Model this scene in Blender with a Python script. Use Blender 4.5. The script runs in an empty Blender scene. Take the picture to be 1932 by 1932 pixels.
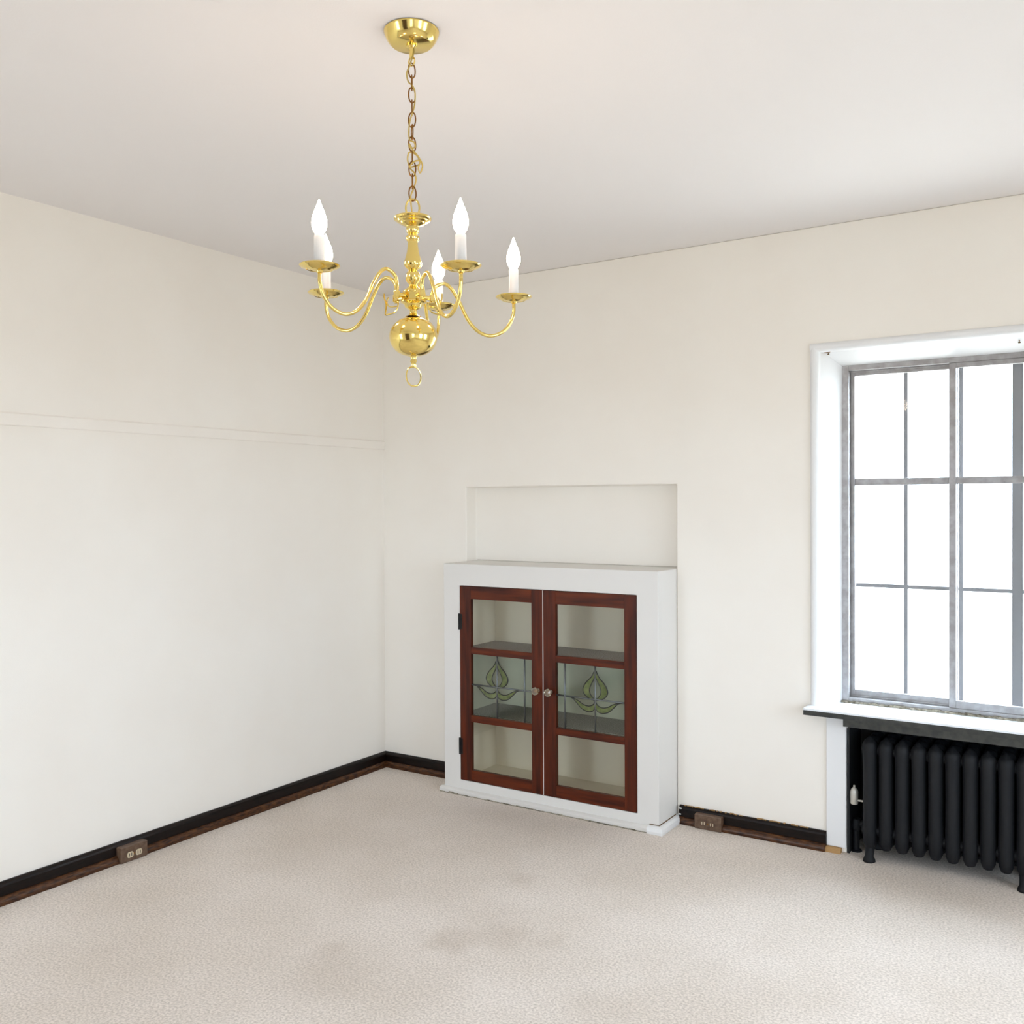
import bpy, bmesh, math, random
from mathutils import Vector, Matrix, Euler

random.seed(7)
SC = bpy.context.scene
COL = SC.collection
R = math.radians

# ------------------------------------------------------------------ camera
cam_data = bpy.data.cameras.new('camera')
cam_data.sensor_width = 36.0
cam_data.lens = 1788.17 * 36.0 / 1932.0
cam_data.clip_start = 0.05
cam = bpy.data.objects.new('camera', cam_data)
COL.objects.link(cam)
_r = Vector((0.83876, 0.54447, -0.00493)).normalized()
_f = Vector((-0.54449, 0.83869, -0.01101)).normalized()
_u = _r.cross(_f).normalized()
_r = _f.cross(_u).normalized()
cam.matrix_world = Matrix(((_r.x, _u.x, -_f.x, 3.4567), (_r.y, _u.y, -_f.y, -4.0204),
                           (_r.z, _u.z, -_f.z, 1.4593), (0, 0, 0, 1)))
SC.camera = cam

# ------------------------------------------------------------------ world, exposure
SKY = 9.5
BULB = 25.0
world = bpy.data.worlds.new('overcast_sky')
SC.world = world
world.use_nodes = True
wb = world.node_tree.nodes['Background']
wb.inputs[1].default_value = SKY
_nt = world.node_tree
_g = _nt.nodes.new('ShaderNodeTexCoord')
_s = _nt.nodes.new('ShaderNodeSeparateXYZ')
_m = _nt.nodes.new('ShaderNodeMapRange')
_m.inputs['From Min'].default_value = -0.12
_m.inputs['From Max'].default_value = 0.02
_c = _nt.nodes.new('ShaderNodeMix')
_c.data_type = 'RGBA'
_c.inputs['A'].default_value = (0.36, 0.37, 0.36, 1)     # ground below the horizon
_c.inputs['B'].default_value = (0.73, 0.85, 1.0, 1)      # overcast sky
_nt.links.new(_g.outputs['Generated'], _s.inputs[0])
_nt.links.new(_s.outputs['Z'], _m.inputs['Value'])
_nt.links.new(_m.outputs[0], _c.inputs['Factor'])
_nt.links.new(_c.outputs['Result'], wb.inputs[0])
SC.view_settings.view_transform = 'Standard'
SC.view_settings.look = 'None'
SC.view_settings.gamma = 1.0
SC.view_settings.use_curve_mapping = False
SC.view_settings.exposure = 0.96
cy = SC.cycles
cy.use_light_tree = False
cy.max_bounces = 8
cy.diffuse_bounces = 6
cy.adaptive_threshold = 0.02
cy.glossy_bounces = 4
cy.transmission_bounces = 6
cy.transparent_max_bounces = 24
cy.caustics_reflective = False
cy.caustics_refractive = False
cy.sample_clamp_indirect = 6.0

# room size: x along the window wall, y towards the camera is negative
H = 2.6
RX = 5.4
RY = 5.2
WT = 0.32


def portal(mat, x0, x1, z0, z1, y=0.30):
    l = bpy.data.lights.new('window_portal', 'AREA')
    l.shape = 'RECTANGLE'
    l.size = x1 - x0
    l.size_y = z1 - z0
    l.cycles.is_portal = True
    o = bpy.data.objects.new('window_portal', l)
    COL.objects.link(o)
    o.matrix_world = mat @ Matrix.Translation(((x0 + x1) / 2, y, (z0 + z1) / 2)) @ Euler((R(-90), 0, 0)).to_matrix().to_4x4()


M_BACK = Matrix.Identity(4)
# right wall: local x runs towards the camera, outward is +x of the room
M_RIGHT = Matrix(((0, 1, 0, RX), (-1, 0, 0, 0), (0, 0, 1, 0), (0, 0, 0, 1)))
RIGHT_FILL_WINDOWS = (1.2, 2.7)         # offsets of unseen windows added along the right wall for fill light
M_FRONT = Matrix(((-1, 0, 0, RX), (0, -1, 0, -RY), (0, 0, 1, 0), (0, 0, 0, 1)))
FRONT_FILL_WINDOWS = (0.45, 4.25)          # offsets of unseen windows added behind the camera to fill the far wall
for _o in FRONT_FILL_WINDOWS:
    portal(M_FRONT, _o + 0.065, _o + 0.925, 0.60, 2.03)
portal(M_BACK, 2.44, 3.30, 0.60, 2.03)
for _o in RIGHT_FILL_WINDOWS:
    portal(M_RIGHT, _o + 0.065, _o + 0.925, 0.60, 2.03)

# ------------------------------------------------------------------ helpers


def link(o, parent=None):
    COL.objects.link(o)
    if parent is not None:
        o.parent = parent
    return o


def new_obj(name, bm, mats, parent=None, smooth=False, bevel=0.0, segs=2):
    me = bpy.data.meshes.new(name)
    bmesh.ops.recalc_face_normals(bm, faces=bm.faces[:])
    bm.to_mesh(me)
    bm.free()
    if not isinstance(mats, (list, tuple)):
        mats = [mats]
    for m in mats:
        me.materials.append(m)
    if smooth:
        for p in me.polygons:
            p.use_smooth = True
    o = bpy.data.objects.new(name, me)
    link(o, parent)
    if bevel:
        b = o.modifiers.new('bevel', 'BEVEL')
        b.width = bevel
        b.segments = segs
        b.limit_method = 'ANGLE'
        b.angle_limit = R(40)
        b.harden_normals = False
    return o


def auto_smooth(o, ang=35):
    for p in o.data.polygons:
        p.use_smooth = True
    o.data.set_sharp_from_angle(angle=R(ang))
    return o


def empty(name, loc=(0, 0, 0), parent=None):
    o = bpy.data.objects.new(name, None)
    o.location = loc
    o.empty_display_size = 0.1
    return link(o, parent)


def tag(o, label=None, cat=None, group=None, kind=None):
    if label: o['label'] = label
    if cat: o['category'] = cat
    if group: o['group'] = group
    if kind: o['kind'] = kind
    return o


def box(bm, x0, x1, y0, y1, z0, z1, mi=0):
    v = [bm.verts.new(c) for c in ((x0, y0, z0), (x1, y0, z0), (x1, y1, z0), (x0, y1, z0),
                                   (x0, y0, z1), (x1, y0, z1), (x1, y1, z1), (x0, y1, z1))]
    for q in ((0, 3, 2, 1), (4, 5, 6, 7), (0, 1, 5, 4), (1, 2, 6, 5), (2, 3, 7, 6), (3, 0, 4, 7)):
        bm.faces.new([v[i] for i in q]).material_index = mi


def BX(*a):
    bm = bmesh.new()
    box(bm, *a)
    return bm


def prism(bm, poly, axis, a, b, mi=0):
    """poly: list of 2-D points; extruded along axis ('x','y','z') from a to b."""
    def P(p, t):
        if axis == 'x': return (t, p[0], p[1])
        if axis == 'y': return (p[0], t, p[1])
        return (p[0], p[1], t)
    A = [bm.verts.new(P(p, a)) for p in poly]
    B = [bm.verts.new(P(p, b)) for p in poly]
    n = len(poly)
    bm.faces.new(A[::-1]).material_index = mi
    bm.faces.new(B).material_index = mi
    for i in range(n):
        bm.faces.new((A[i], A[(i + 1) % n], B[(i + 1) % n], B[i])).material_index = mi


def lathe(bm, prof, segs=32, center=(0, 0, 0), sx=1.0, sy=1.0, mi=0):
    """prof: (r, z) list; closes the ends where r == 0."""
    rings = []
    for r, z in prof:
        if r < 1e-6:
            rings.append([bm.verts.new((center[0], center[1], center[2] + z))])
        else:
            rings.append([bm.verts.new((center[0] + sx * r * math.cos(2 * math.pi * i / segs),
                                        center[1] + sy * r * math.sin(2 * math.pi * i / segs),
                                        center[2] + z)) for i in range(segs)])
    for a, b in zip(rings, rings[1:]):
        for i in range(segs):
            j = (i + 1) % segs
            if len(a) == 1 and len(b) == 1: continue
            if len(a) == 1: f = bm.faces.new((a[0], b[i], b[j]))
            elif len(b) == 1: f = bm.faces.new((a[i], a[j], b[0]))
            else: f = bm.faces.new((a[i], a[j], b[j], b[i]))
            f.material_index = mi


def catmull(pts, n=6, closed=False):
    P = [Vector(p) for p in pts]
    out = []
    m = len(P)
    rng = range(m) if closed else range(m - 1)
    for i in rng:
        p0 = P[(i - 1) % m] if closed or i > 0 else P[i] * 2 - P[i + 1]
        p1, p2 = P[i], P[(i + 1) % m]
        p3 = P[(i + 2) % m] if closed or i + 2 < m else p2 * 2 - p1
        for k in range(n):
            t = k / n
            out.append(0.5 * ((2 * p1) + (-p0 + p2) * t + (2 * p0 - 5 * p1 + 4 * p2 - p3) * t * t
                              + (-p0 + 3 * p1 - 3 * p2 + p3) * t ** 3))
    if not closed:
        out.append(P[-1])
    return out


def tube(bm, pts, r, segs=10, closed=False, flat=1.0, mi=0):
    pts = [Vector(p) for p in pts]
    n = len(pts)
    T = []
    for i in range(n):
        a = pts[(i - 1) % n] if closed or i > 0 else pts[i]
        b = pts[(i + 1) % n] if closed or i < n - 1 else pts[i]
        T.append((b - a).normalized())
    up = Vector((0, 0, 1)) if abs(T[0].z) < 0.9 else Vector((1, 0, 0))
    N = (up - T[0] * up.dot(T[0])).normalized()
    rings = []
    for i in range(n):
        N = (N - T[i] * N.dot(T[i]))
        N = N.normalized() if N.length > 1e-6 else T[i].orthogonal().normalized()
        Bn = T[i].cross(N)
        rings.append([bm.verts.new(pts[i] + N * (r * math.cos(2 * math.pi * k / segs))
                                   + Bn * (r * flat * math.sin(2 * math.pi * k / segs))) for k in range(segs)])
    for i in range(n if closed else n - 1):
        a, b = rings[i], rings[(i + 1) % n]
        sh = 0
        if closed and i == n - 1:
            sh = min(range(segs), key=lambda s: sum((a[k].co - b[(k + s) % segs].co).length for k in range(segs)))
        for k in range(segs):
            bm.faces.new((a[k], a[(k + 1) % segs], b[(k + 1 + sh) % segs], b[(k + sh) % segs])).material_index = mi
    if not closed:
        bm.faces.new(rings[0][::-1]).material_index = mi
        bm.faces.new(rings[-1]).material_index = mi


def voxels(bm, xs, ys, zs, solid):
    """boundary faces of a block model on an uneven grid; solid(x, y, z) is asked at cell centres."""
    nx, ny, nz = len(xs) - 1, len(ys) - 1, len(zs) - 1
    occ = {(i, j, k): solid((xs[i] + xs[i + 1]) / 2, (ys[j] + ys[j + 1]) / 2, (zs[k] + zs[k + 1]) / 2)
           for i in range(nx) for j in range(ny) for k in range(nz)}
    V = {}

    def vert(i, j, k):
        if (i, j, k) not in V:
            V[i, j, k] = bm.verts.new((xs[i], ys[j], zs[k]))
        return V[i, j, k]
    D = (((1, 0, 0), ((1, 0, 0), (1, 1, 0), (1, 1, 1), (1, 0, 1))), ((-1, 0, 0), ((0, 0, 0), (0, 0, 1), (0, 1, 1), (0, 1, 0))),
         ((0, 1, 0), ((0, 1, 0), (0, 1, 1), (1, 1, 1), (1, 1, 0))), ((0, -1, 0), ((0, 0, 0), (1, 0, 0), (1, 0, 1), (0, 0, 1))),
         ((0, 0, 1), ((0, 0, 1), (1, 0, 1), (1, 1, 1), (0, 1, 1))), ((0, 0, -1), ((0, 0, 0), (0, 1, 0), (1, 1, 0), (1, 0, 0))))
    for (i, j, k), s in occ.items():
        if not s: continue
        for (dx, dy, dz), q in D:
            if not occ.get((i + dx, j + dy, k + dz), False):
                bm.faces.new([vert(i + a, j + b, k + c) for a, b, c in q])
    bmesh.ops.dissolve_limit(bm, angle_limit=0.001, verts=bm.verts[:], edges=bm.edges[:])


# ------------------------------------------------------------------ materials


def mat(name, color, rough=0.6, metal=0.0, spec=0.5):
    m = bpy.data.materials.new(name)
    m.use_nodes = True
    b = m.node_tree.nodes['Principled BSDF']
    b.inputs['Base Color'].default_value = (*color, 1)
    b.inputs['Roughness'].default_value = rough
    b.inputs['Metallic'].default_value = metal
    b.inputs['Specular IOR Level'].default_value = spec
    return m


def nd(m, t, **kw):
    n = m.node_tree.nodes.new(t)
    for k, v in kw.items():
        setattr(n, k, v)
    return n


def vary(m, c1, c2, scale=8.0, detail=4.0, stretch=(1, 1, 1), lo=0.35, hi=0.65, coord='Object'):
    """base colour drifts between two paint tones with noise"""
    L = m.node_tree.links
    tc = nd(m, 'ShaderNodeTexCoord')
    mp = nd(m, 'ShaderNodeMapping')
    mp.inputs['Scale'].default_value = stretch
    no = nd(m, 'ShaderNodeTexNoise')
    no.inputs['Scale'].default_value = scale
    no.inputs['Detail'].default_value = detail
    rp = nd(m, 'ShaderNodeValToRGB')
    rp.color_ramp.elements[0].position = lo
    rp.color_ramp.elements[1].position = hi
    rp.color_ramp.elements[0].color = (*c1, 1)
    rp.color_ramp.elements[1].color = (*c2, 1)
    L.new(tc.outputs[coord], mp.inputs['Vector'])
    L.new(mp.outputs[0], no.inputs['Vector'])
    L.new(no.outputs['Fac'], rp.inputs['Fac'])
    L.new(rp.outputs['Color'], m.node_tree.nodes['Principled BSDF'].inputs['Base Color'])
    return rp


def bump(m, scale, strength, dist=0.002, detail=3.0):
    L = m.node_tree.links
    tc = nd(m, 'ShaderNodeTexCoord')
    no = nd(m, 'ShaderNodeTexNoise')
    no.inputs['Scale'].default_value = scale
    no.inputs['Detail'].default_value = detail
    bp = nd(m, 'ShaderNodeBump')
    bp.inputs['Strength'].default_value = strength
    bp.inputs['Distance'].default_value = dist
    L.new(tc.outputs['Object'], no.inputs['Vector'])
    L.new(no.outputs['Fac'], bp.inputs['Height'])
    L.new(bp.outputs['Normal'], m.node_tree.nodes['Principled BSDF'].inputs['Normal'])


M = {}
M['wall'] = mat('cream_wall_paint', (0.83, 0.81, 0.76), 0.75, spec=0.3)
vary(M['wall'], (0.882, 0.835, 0.765), (0.90, 0.86, 0.795), 2.2, 3)
bump(M['wall'], 260, 0.12)
M['ceiling'] = mat('ceiling_paint', (0.84, 0.81, 0.80), 0.85, spec=0.2)
bump(M['ceiling'], 220, 0.12)
M['white'] = mat('white_gloss_paint', (0.80, 0.80, 0.80), 0.38)
bump(M['white'], 90, 0.08)
M['cab_white'] = mat('white_cabinet_paint', (0.755, 0.735, 0.705), 0.45)
bump(M['cab_white'], 120, 0.1)
M['cream_in'] = mat('cream_cabinet_lining', (0.86, 0.79, 0.64), 0.6)
M['base_dark'] = mat('near_black_wood_stain', (0.010, 0.005, 0.004), 0.36, spec=0.22)
vary(M['base_dark'], (0.003, 0.0016, 0.0014), (0.010, 0.0045, 0.003), 5, 5, (6, 6, 40))
M['quarter'] = mat('worn_brown_wood_stain', (0.085, 0.030, 0.012), 0.35, spec=0.3)
vary(M['quarter'], (0.020, 0.006, 0.003), (0.105, 0.040, 0.012), 6, 5, (5, 5, 30))
M['raw_wood'] = mat('bare_pine', (0.42, 0.24, 0.09), 0.7)
M['outlet_brown'] = mat('brown_painted_box', (0.115, 0.065, 0.038), 0.45)
vary(M['outlet_brown'], (0.085, 0.045, 0.026), (0.15, 0.09, 0.055), 60, 3)
M['ivory'] = mat('ivory_plastic', (0.62, 0.52, 0.36), 0.4)
M['slot'] = mat('dark_slot', (0.02, 0.012, 0.008), 0.6)
M['brass'] = mat('polished_brass', (0.87, 0.67, 0.22), 0.13, 1.0)
M['brass_old'] = mat('antique_brass', (0.27, 0.125, 0.032), 0.3, 1.0)
M['cord'] = mat('gold_lamp_cord', (0.50, 0.36, 0.09), 0.4)
M['candle'] = mat('white_candle_sleeve', (0.82, 0.80, 0.78), 0.4)
M['mahog_v'] = mat('mahogany_upright', (0.15, 0.03, 0.01), 0.3, spec=0.3)
vary(M['mahog_v'], (0.030, 0.0035, 0.0012), (0.115, 0.018, 0.0035), 3.0, 6, (14, 14, 1.2), 0.3, 0.72)
M['mahog_h'] = mat('mahogany_crosswise', (0.15, 0.03, 0.01), 0.3, spec=0.3)
vary(M['mahog_h'], (0.036, 0.0042, 0.0013), (0.150, 0.026, 0.0048), 3.0, 6, (1.2, 14, 14), 0.3, 0.72)
M['shelf'] = mat('speckled_grey_shelf', (0.25, 0.22, 0.20), 0.7)
vary(M['shelf'], (0.16, 0.135, 0.115), (0.36, 0.32, 0.30), 180, 4, (1, 1, 1), 0.4, 0.62)
M['lead'] = mat('lead_came', (0.17, 0.18, 0.18), 0.42, 0.85)
M['lead_dark'] = mat('dark_lead_outline', (0.035, 0.032, 0.028), 0.5, 0.3)
M['hinge'] = mat('blackened_iron', (0.012, 0.010, 0.010), 0.45, 0.4)
M['metal_grey'] = mat('dull_aluminium', (0.36, 0.345, 0.345), 0.42, 0.35)
vary(M['metal_grey'], (0.30, 0.285, 0.28), (0.40, 0.39, 0.395), 30, 4, (1, 1, 1))
M['steel_bar'] = mat('grey_steel_muntin', (0.30, 0.29, 0.30), 0.5)
M['iron'] = mat('black_radiator_paint', (0.0060, 0.0066, 0.0085), 0.6, spec=0.28)
bump(M['iron'], 140, 0.25)
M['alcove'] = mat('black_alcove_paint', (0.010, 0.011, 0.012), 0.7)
M['sill_edge'] = mat('dark_green_grey_paint', (0.040, 0.042, 0.036), 0.55)
vary(M['sill_edge'], (0.022, 0.023, 0.020), (0.045, 0.044, 0.036), 40, 4)
M['sill_top'] = mat('white_sill_enamel', (0.82, 0.85, 0.87), 0.25)
M['silver'] = mat('silver_vent', (0.55, 0.53, 0.48), 0.35, 0.6)
M['door_wood'] = mat('dark_door_wood', (0.06, 0.025, 0.012), 0.35)
vary(M['door_wood'], (0.035, 0.014, 0.007), (0.085, 0.036, 0.018), 3, 5, (12, 12, 1))
M['rust'] = mat('rusty_nail', (0.16, 0.10, 0.045), 0.8)
M['dirt'] = mat('grimy_caulk', (0.24, 0.20, 0.14), 0.9)
vary(M['dirt'], (0.10, 0.085, 0.055), (0.42, 0.37, 0.29), 60, 5)


def glassy(name, tint, gloss=0.07, rough=0.02):
    m = bpy.data.materials.new(name)
    m.use_nodes = True
    nt = m.node_tree
    nt.nodes.clear()
    out = nt.nodes.new('ShaderNodeOutputMaterial')
    tr = nt.nodes.new('ShaderNodeBsdfTransparent')
    tr.inputs[0].default_value = (*tint, 1)
    gl = nt.nodes.new('ShaderNodeBsdfGlossy')
    gl.inputs['Roughness'].default_value = rough
    mx = nt.nodes.new('ShaderNodeMixShader')
    mx.inputs[0].default_value = gloss
    nt.links.new(tr.outputs[0], mx.inputs[1])
    nt.links.new(gl.outputs[0], mx.inputs[2])
    nt.links.new(mx.outputs[0], out.inputs[0])
    return m


M['glass'] = glassy('window_glass', (0.97, 0.98, 0.98), 0.006)
M['cab_glass'] = glassy('cabinet_glass', (0.96, 0.96, 0.94), 0.04)
M['lead_glass'] = glassy('pale_leaded_glass', (0.88, 0.92, 0.885), 0.06, 0.08)
g = mat('green_stained_glass', (0.16, 0.20, 0.06), 0.2)
vary(g, (0.12, 0.155, 0.045), (0.21, 0.25, 0.09), 40, 3)
_b = g.node_tree.nodes['Principled BSDF']
_b.inputs['Transmission Weight'].default_value = 0.35
M['green'] = g
k = mat('clear_glass_knob', (0.92, 0.82, 0.62), 0.04)
k.node_tree.nodes['Principled BSDF'].inputs['Transmission Weight'].default_value = 0.85
k.node_tree.nodes['Principled BSDF'].inputs['IOR'].default_value = 1.5
M['knob'] = k

bl = bpy.data.materials.new('lit_bulb')
bl.use_nodes = True
bl.node_tree.nodes.clear()
_o = bl.node_tree.nodes.new('ShaderNodeOutputMaterial')
_e = bl.node_tree.nodes.new('ShaderNodeEmission')
_e.inputs[0].default_value = (1.0, 0.78, 0.60, 1)
_e.inputs[1].default_value = BULB
bl.node_tree.links.new(_e.outputs[0], _o.inputs[0])
M['bulb'] = bl

# carpet: beige cut pile, faint nap, a few walked-in stains of their own shape
cp = mat('beige_carpet', (0.55, 0.47, 0.38), 0.95, spec=0.05)
nt = cp.node_tree
L = nt.links
pb = nt.nodes['Principled BSDF']
pb.inputs['Sheen Weight'].default_value = 0.15
tc = nd(cp, 'ShaderNodeTexCoord')
n1 = nd(cp, 'ShaderNodeTexNoise'); n1.inputs['Scale'].default_value = 1.7; n1.inputs['Detail'].default_value = 5
n2 = nd(cp, 'ShaderNodeTexNoise'); n2.inputs['Scale'].default_value = 130; n2.inputs['Detail'].default_value = 4
L.new(tc.outputs['Object'], n1.inputs['Vector'])
L.new(tc.outputs['Object'], n2.inputs['Vector'])
r1 = nd(cp, 'ShaderNodeValToRGB')
r1.color_ramp.elements[0].position = 0.36; r1.color_ramp.elements[1].position = 0.66
r1.color_ramp.elements[0].color = (0.70, 0.615, 0.535, 1)
r1.color_ramp.elements[1].color = (0.79, 0.71, 0.64, 1)
L.new(n1.outputs['Fac'], r1.inputs['Fac'])
r2 = nd(cp, 'ShaderNodeValToRGB')
r2.color_ramp.elements[0].position = 0.33; r2.color_ramp.elements[1].position = 0.62
r2.color_ramp.elements[0].color = (0.74, 0.72, 0.70, 1)
r2.color_ramp.elements[1].color = (1.06, 1.06, 1.06, 1)
L.new(n2.outputs['Fac'], r2.inputs['Fac'])
mu = nd(cp, 'ShaderNodeMix', data_type='RGBA', blend_type='MULTIPLY')
mu.inputs['Factor'].default_value = 1.0
L.new(r1.outputs['Color'], mu.inputs['A'])
L.new(r2.outputs['Color'], mu.inputs['B'])
last = mu.outputs['Result']
for (sx, sy, rad, amt) in ((1.59, -1.507, 0.11, 0.30), (1.72, -1.40, 0.13, 0.16), (1.60, -1.325, 0.20, 0.12),
                           (1.50, -0.95, 0.09, 0.18), (1.408, -1.862, 0.20, 0.14), (1.274, -1.783, 0.07, 0.14),
                           (0.60, -1.20, 0.30, 0.10), (2.18, -1.61, 0.12, 0.08), (1.85, -1.33, 0.06, 0.12)):
    vm = nd(cp, 'ShaderNodeVectorMath', operation='DISTANCE')
    ad = nd(cp, 'ShaderNodeVectorMath', operation='MULTIPLY_ADD')
    nn = nd(cp, 'ShaderNodeTexNoise'); nn.inputs['Scale'].default_value = 9; nn.inputs['Detail'].default_value = 4
    L.new(tc.outputs['Object'], nn.inputs['Vector'])
    L.new(nn.outputs['Color'], ad.inputs[0])
    ad.inputs[1].default_value = (0.16, 0.16, 0)
    L.new(tc.outputs['Object'], ad.inputs[2])
    L.new(ad.outputs[0], vm.inputs[0])
    vm.inputs[1].default_value = (sx + 0.08, sy + 0.08, 0)
    mr = nd(cp, 'ShaderNodeMapRange')
    mr.inputs['From Min'].default_value = rad * 0.25
    mr.inputs['From Max'].default_value = rad
    mr.inputs['To Min'].default_value = amt
    mr.inputs['To Max'].default_value = 0.0
    L.new(vm.outputs['Value'], mr.inputs['Value'])
    sm = nd(cp, 'ShaderNodeMix', data_type='RGBA', blend_type='MIX')
    L.new(mr.outputs[0], sm.inputs['Factor'])
    L.new(last, sm.inputs['A'])
    sm.inputs['B'].default_value = (0.36, 0.27, 0.19, 1)
    last = sm.outputs['Result']
L.new(last, pb.inputs['Base Color'])
bp = nd(cp, 'ShaderNodeBump')
bp.inputs['Strength'].default_value = 0.55
bp.inputs['Distance'].default_value = 0.006
L.new(n2.outputs['Fac'], bp.inputs['Height'])
L.new(bp.outputs['Normal'], pb.inputs['Normal'])
M['carpet'] = cp

# ------------------------------------------------------------------ room shell
CX0, CX1 = 0.562, 1.738          # cabinet and niche
CTOP = 1.150
WX0, WX1 = 2.375, 3.370          # window reveal at the wall face
WZ0, WZ1 = 0.572, 2.090
AX0, AX1 = 2.487, 3.257          # radiator alcove
AZ1 = 0.545

tag(new_obj('floor', BX(-WT, RX + WT, -RY - WT, WT, -0.12, 0), M['carpet']),
    'beige cut pile carpet with faint brown stains', kind='structure')
tag(new_obj('ceiling', BX(-WT, RX + WT, -RY - WT, WT, H, H + 0.15), M['ceiling']),
    'plain off-white plaster ceiling', kind='structure')


def wall_solid(x, y, z):
    if CX0 < x < CX1:
        if z < CTOP: return y > 0.14
        if z < 1.535: return y > 0.09
    if WX0 < x < WX1 and WZ0 < z < WZ1: return False
    if AX0 < x < AX1 and z < AZ1: return y > 0.23
    return True


bm = bmesh.new()
voxels(bm, [-WT, CX0, CX1, WX0, AX0, AX1, WX1, RX + WT], [0, 0.09, 0.14, 0.23, WT],
       [0, AZ1, WZ0, CTOP, 1.535, WZ1, H], wall_solid)
wb_ = new_obj('wall_back', bm, M['wall'], bevel=0.006, segs=3)
tag(wb_, 'cream plaster wall with shallow niche and window', kind='structure')

bm = bmesh.new()
box(bm, -WT, 0, -RY - WT, -0.0001, 0, H)
tag(new_obj('wall_left', bm, M['wall']), 'plain cream plaster wall with a picture rail', kind='structure')


def window_wall(name, mw, length, offsets, label):
    xs = [0.0001]
    for o_ in offsets:
        xs += [o_, o_ + 0.995]
    xs += [length]
    bm = bmesh.new()
    voxels(bm, xs, [0, WT], [0, WZ0, WZ1, H],
           lambda x, y, z: not (WZ0 < z < WZ1 and any(o_ < x < o_ + 0.995 for o_ in offsets)))
    o = new_obj(name, bm, M['wall'])
    o.matrix_world = mw
    return tag(o, label, kind='structure')


window_wall('wall_right', M_RIGHT, RY, RIGHT_FILL_WINDOWS, 'cream plaster side wall with two unseen windows added for fill light')
window_wall('wall_front', M_FRONT, RX, FRONT_FILL_WINDOWS, 'cream plaster wall with a dark door between two windows added for fill light')

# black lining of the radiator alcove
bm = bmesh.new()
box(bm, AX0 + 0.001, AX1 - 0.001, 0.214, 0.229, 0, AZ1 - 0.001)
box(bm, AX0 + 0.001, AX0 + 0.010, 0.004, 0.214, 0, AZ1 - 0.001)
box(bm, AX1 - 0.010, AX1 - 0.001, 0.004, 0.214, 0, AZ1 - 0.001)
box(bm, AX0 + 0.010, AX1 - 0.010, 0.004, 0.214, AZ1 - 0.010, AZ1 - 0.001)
new_obj('alcove_lining', bm, M['alcove'], wb_)


def baseboard(name, a, b, axis, parent=None):
    """a..b along the wall; axis 'x' = window wall, 'y' = left wall."""
    prof = [(0, 0), (-0.020, 0), (-0.020, 0.064), (-0.017, 0.071), (-0.012, 0.0745), (-0.008, 0.078), (0, 0.078)]
    q = [(-0.019, 0.004)] + [(-0.019 - 0.019 * math.cos(t), 0.006 + 0.024 * math.sin(t)) for t in [i * math.pi / 16 for i in range(9)]]
    q = [(-0.019, 0.0)] + [(-0.038, 0.0)] + q[1:]
    bm = bmesh.new()
    if axis == 'x':
        prism(bm, prof, 'x', a, b)
    else:
        prism(bm, [(-p[0], p[1]) for p in prof], 'y', a, b)
    o = new_obj(name, bm, M['base_dark'])
    tag(o, kind='structure')
    bm = bmesh.new()
    if axis == 'x':
        prism(bm, q, 'x', a, b)
    else:
        prism(bm, [(-p[0], p[1]) for p in q], 'y', a, b)
    auto_smooth(new_obj('quarter_round', bm, M['quarter'], o), 50)
    return o


tag(baseboard('baseboard_left', -RY, -0.0005, 'y'), 'near-black wooden baseboard with brown quarter round')
tag(baseboard('baseboard_back', 0.0005, CX0 - 0.002, 'x'), 'short dark baseboard between corner and white cabinet')
bb = tag(baseboard('baseboard_back', CX1 + 0.016, 2.407, 'x'), 'chipped dark baseboard between white cabinet and radiator')
for (fx, fz) in ((1.760, 0.066), (1.758, 0.040)):
    bm = bmesh.new()
    lathe(bm, [(0, 0), (0.009, 0.0), (0.006, 0.003), (0, 0.004)], 7, sy=0.45)
    c = new_obj('paint_chip', bm, M['white'], bb)
    c.matrix_world = Matrix.Translation((fx, -0.019, fz)) @ Euler((R(90), 0, 0)).to_matrix().to_4x4()
# ragged paint along the top edge of that board
bm = bmesh.new()
for i in range(46):
    x = random.uniform(1.76, 2.40)
    w_ = random.uniform(0.004, 0.018)
    box(bm, x, min(x + w_, 2.405), -0.0105, -0.002, 0.0772, 0.0772 + random.uniform(0.0015, 0.004))
new_obj('ragged_paint_edge', bm, M['raw_wood'], bb)

# picture rail on the left wall
bm = bmesh.new()
prism(bm, [(0, 1.750), (0.010, 1.750), (0.012, 1.753), (0.012, 1.792), (0.006, 1.798), (0, 1.798)], 'y', -RY, -0.002)
tag(new_obj('trim_1', bm, M['wall']), 'slim flat picture rail painted like the wall', kind='structure')

# ------------------------------------------------------------------ windows


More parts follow.
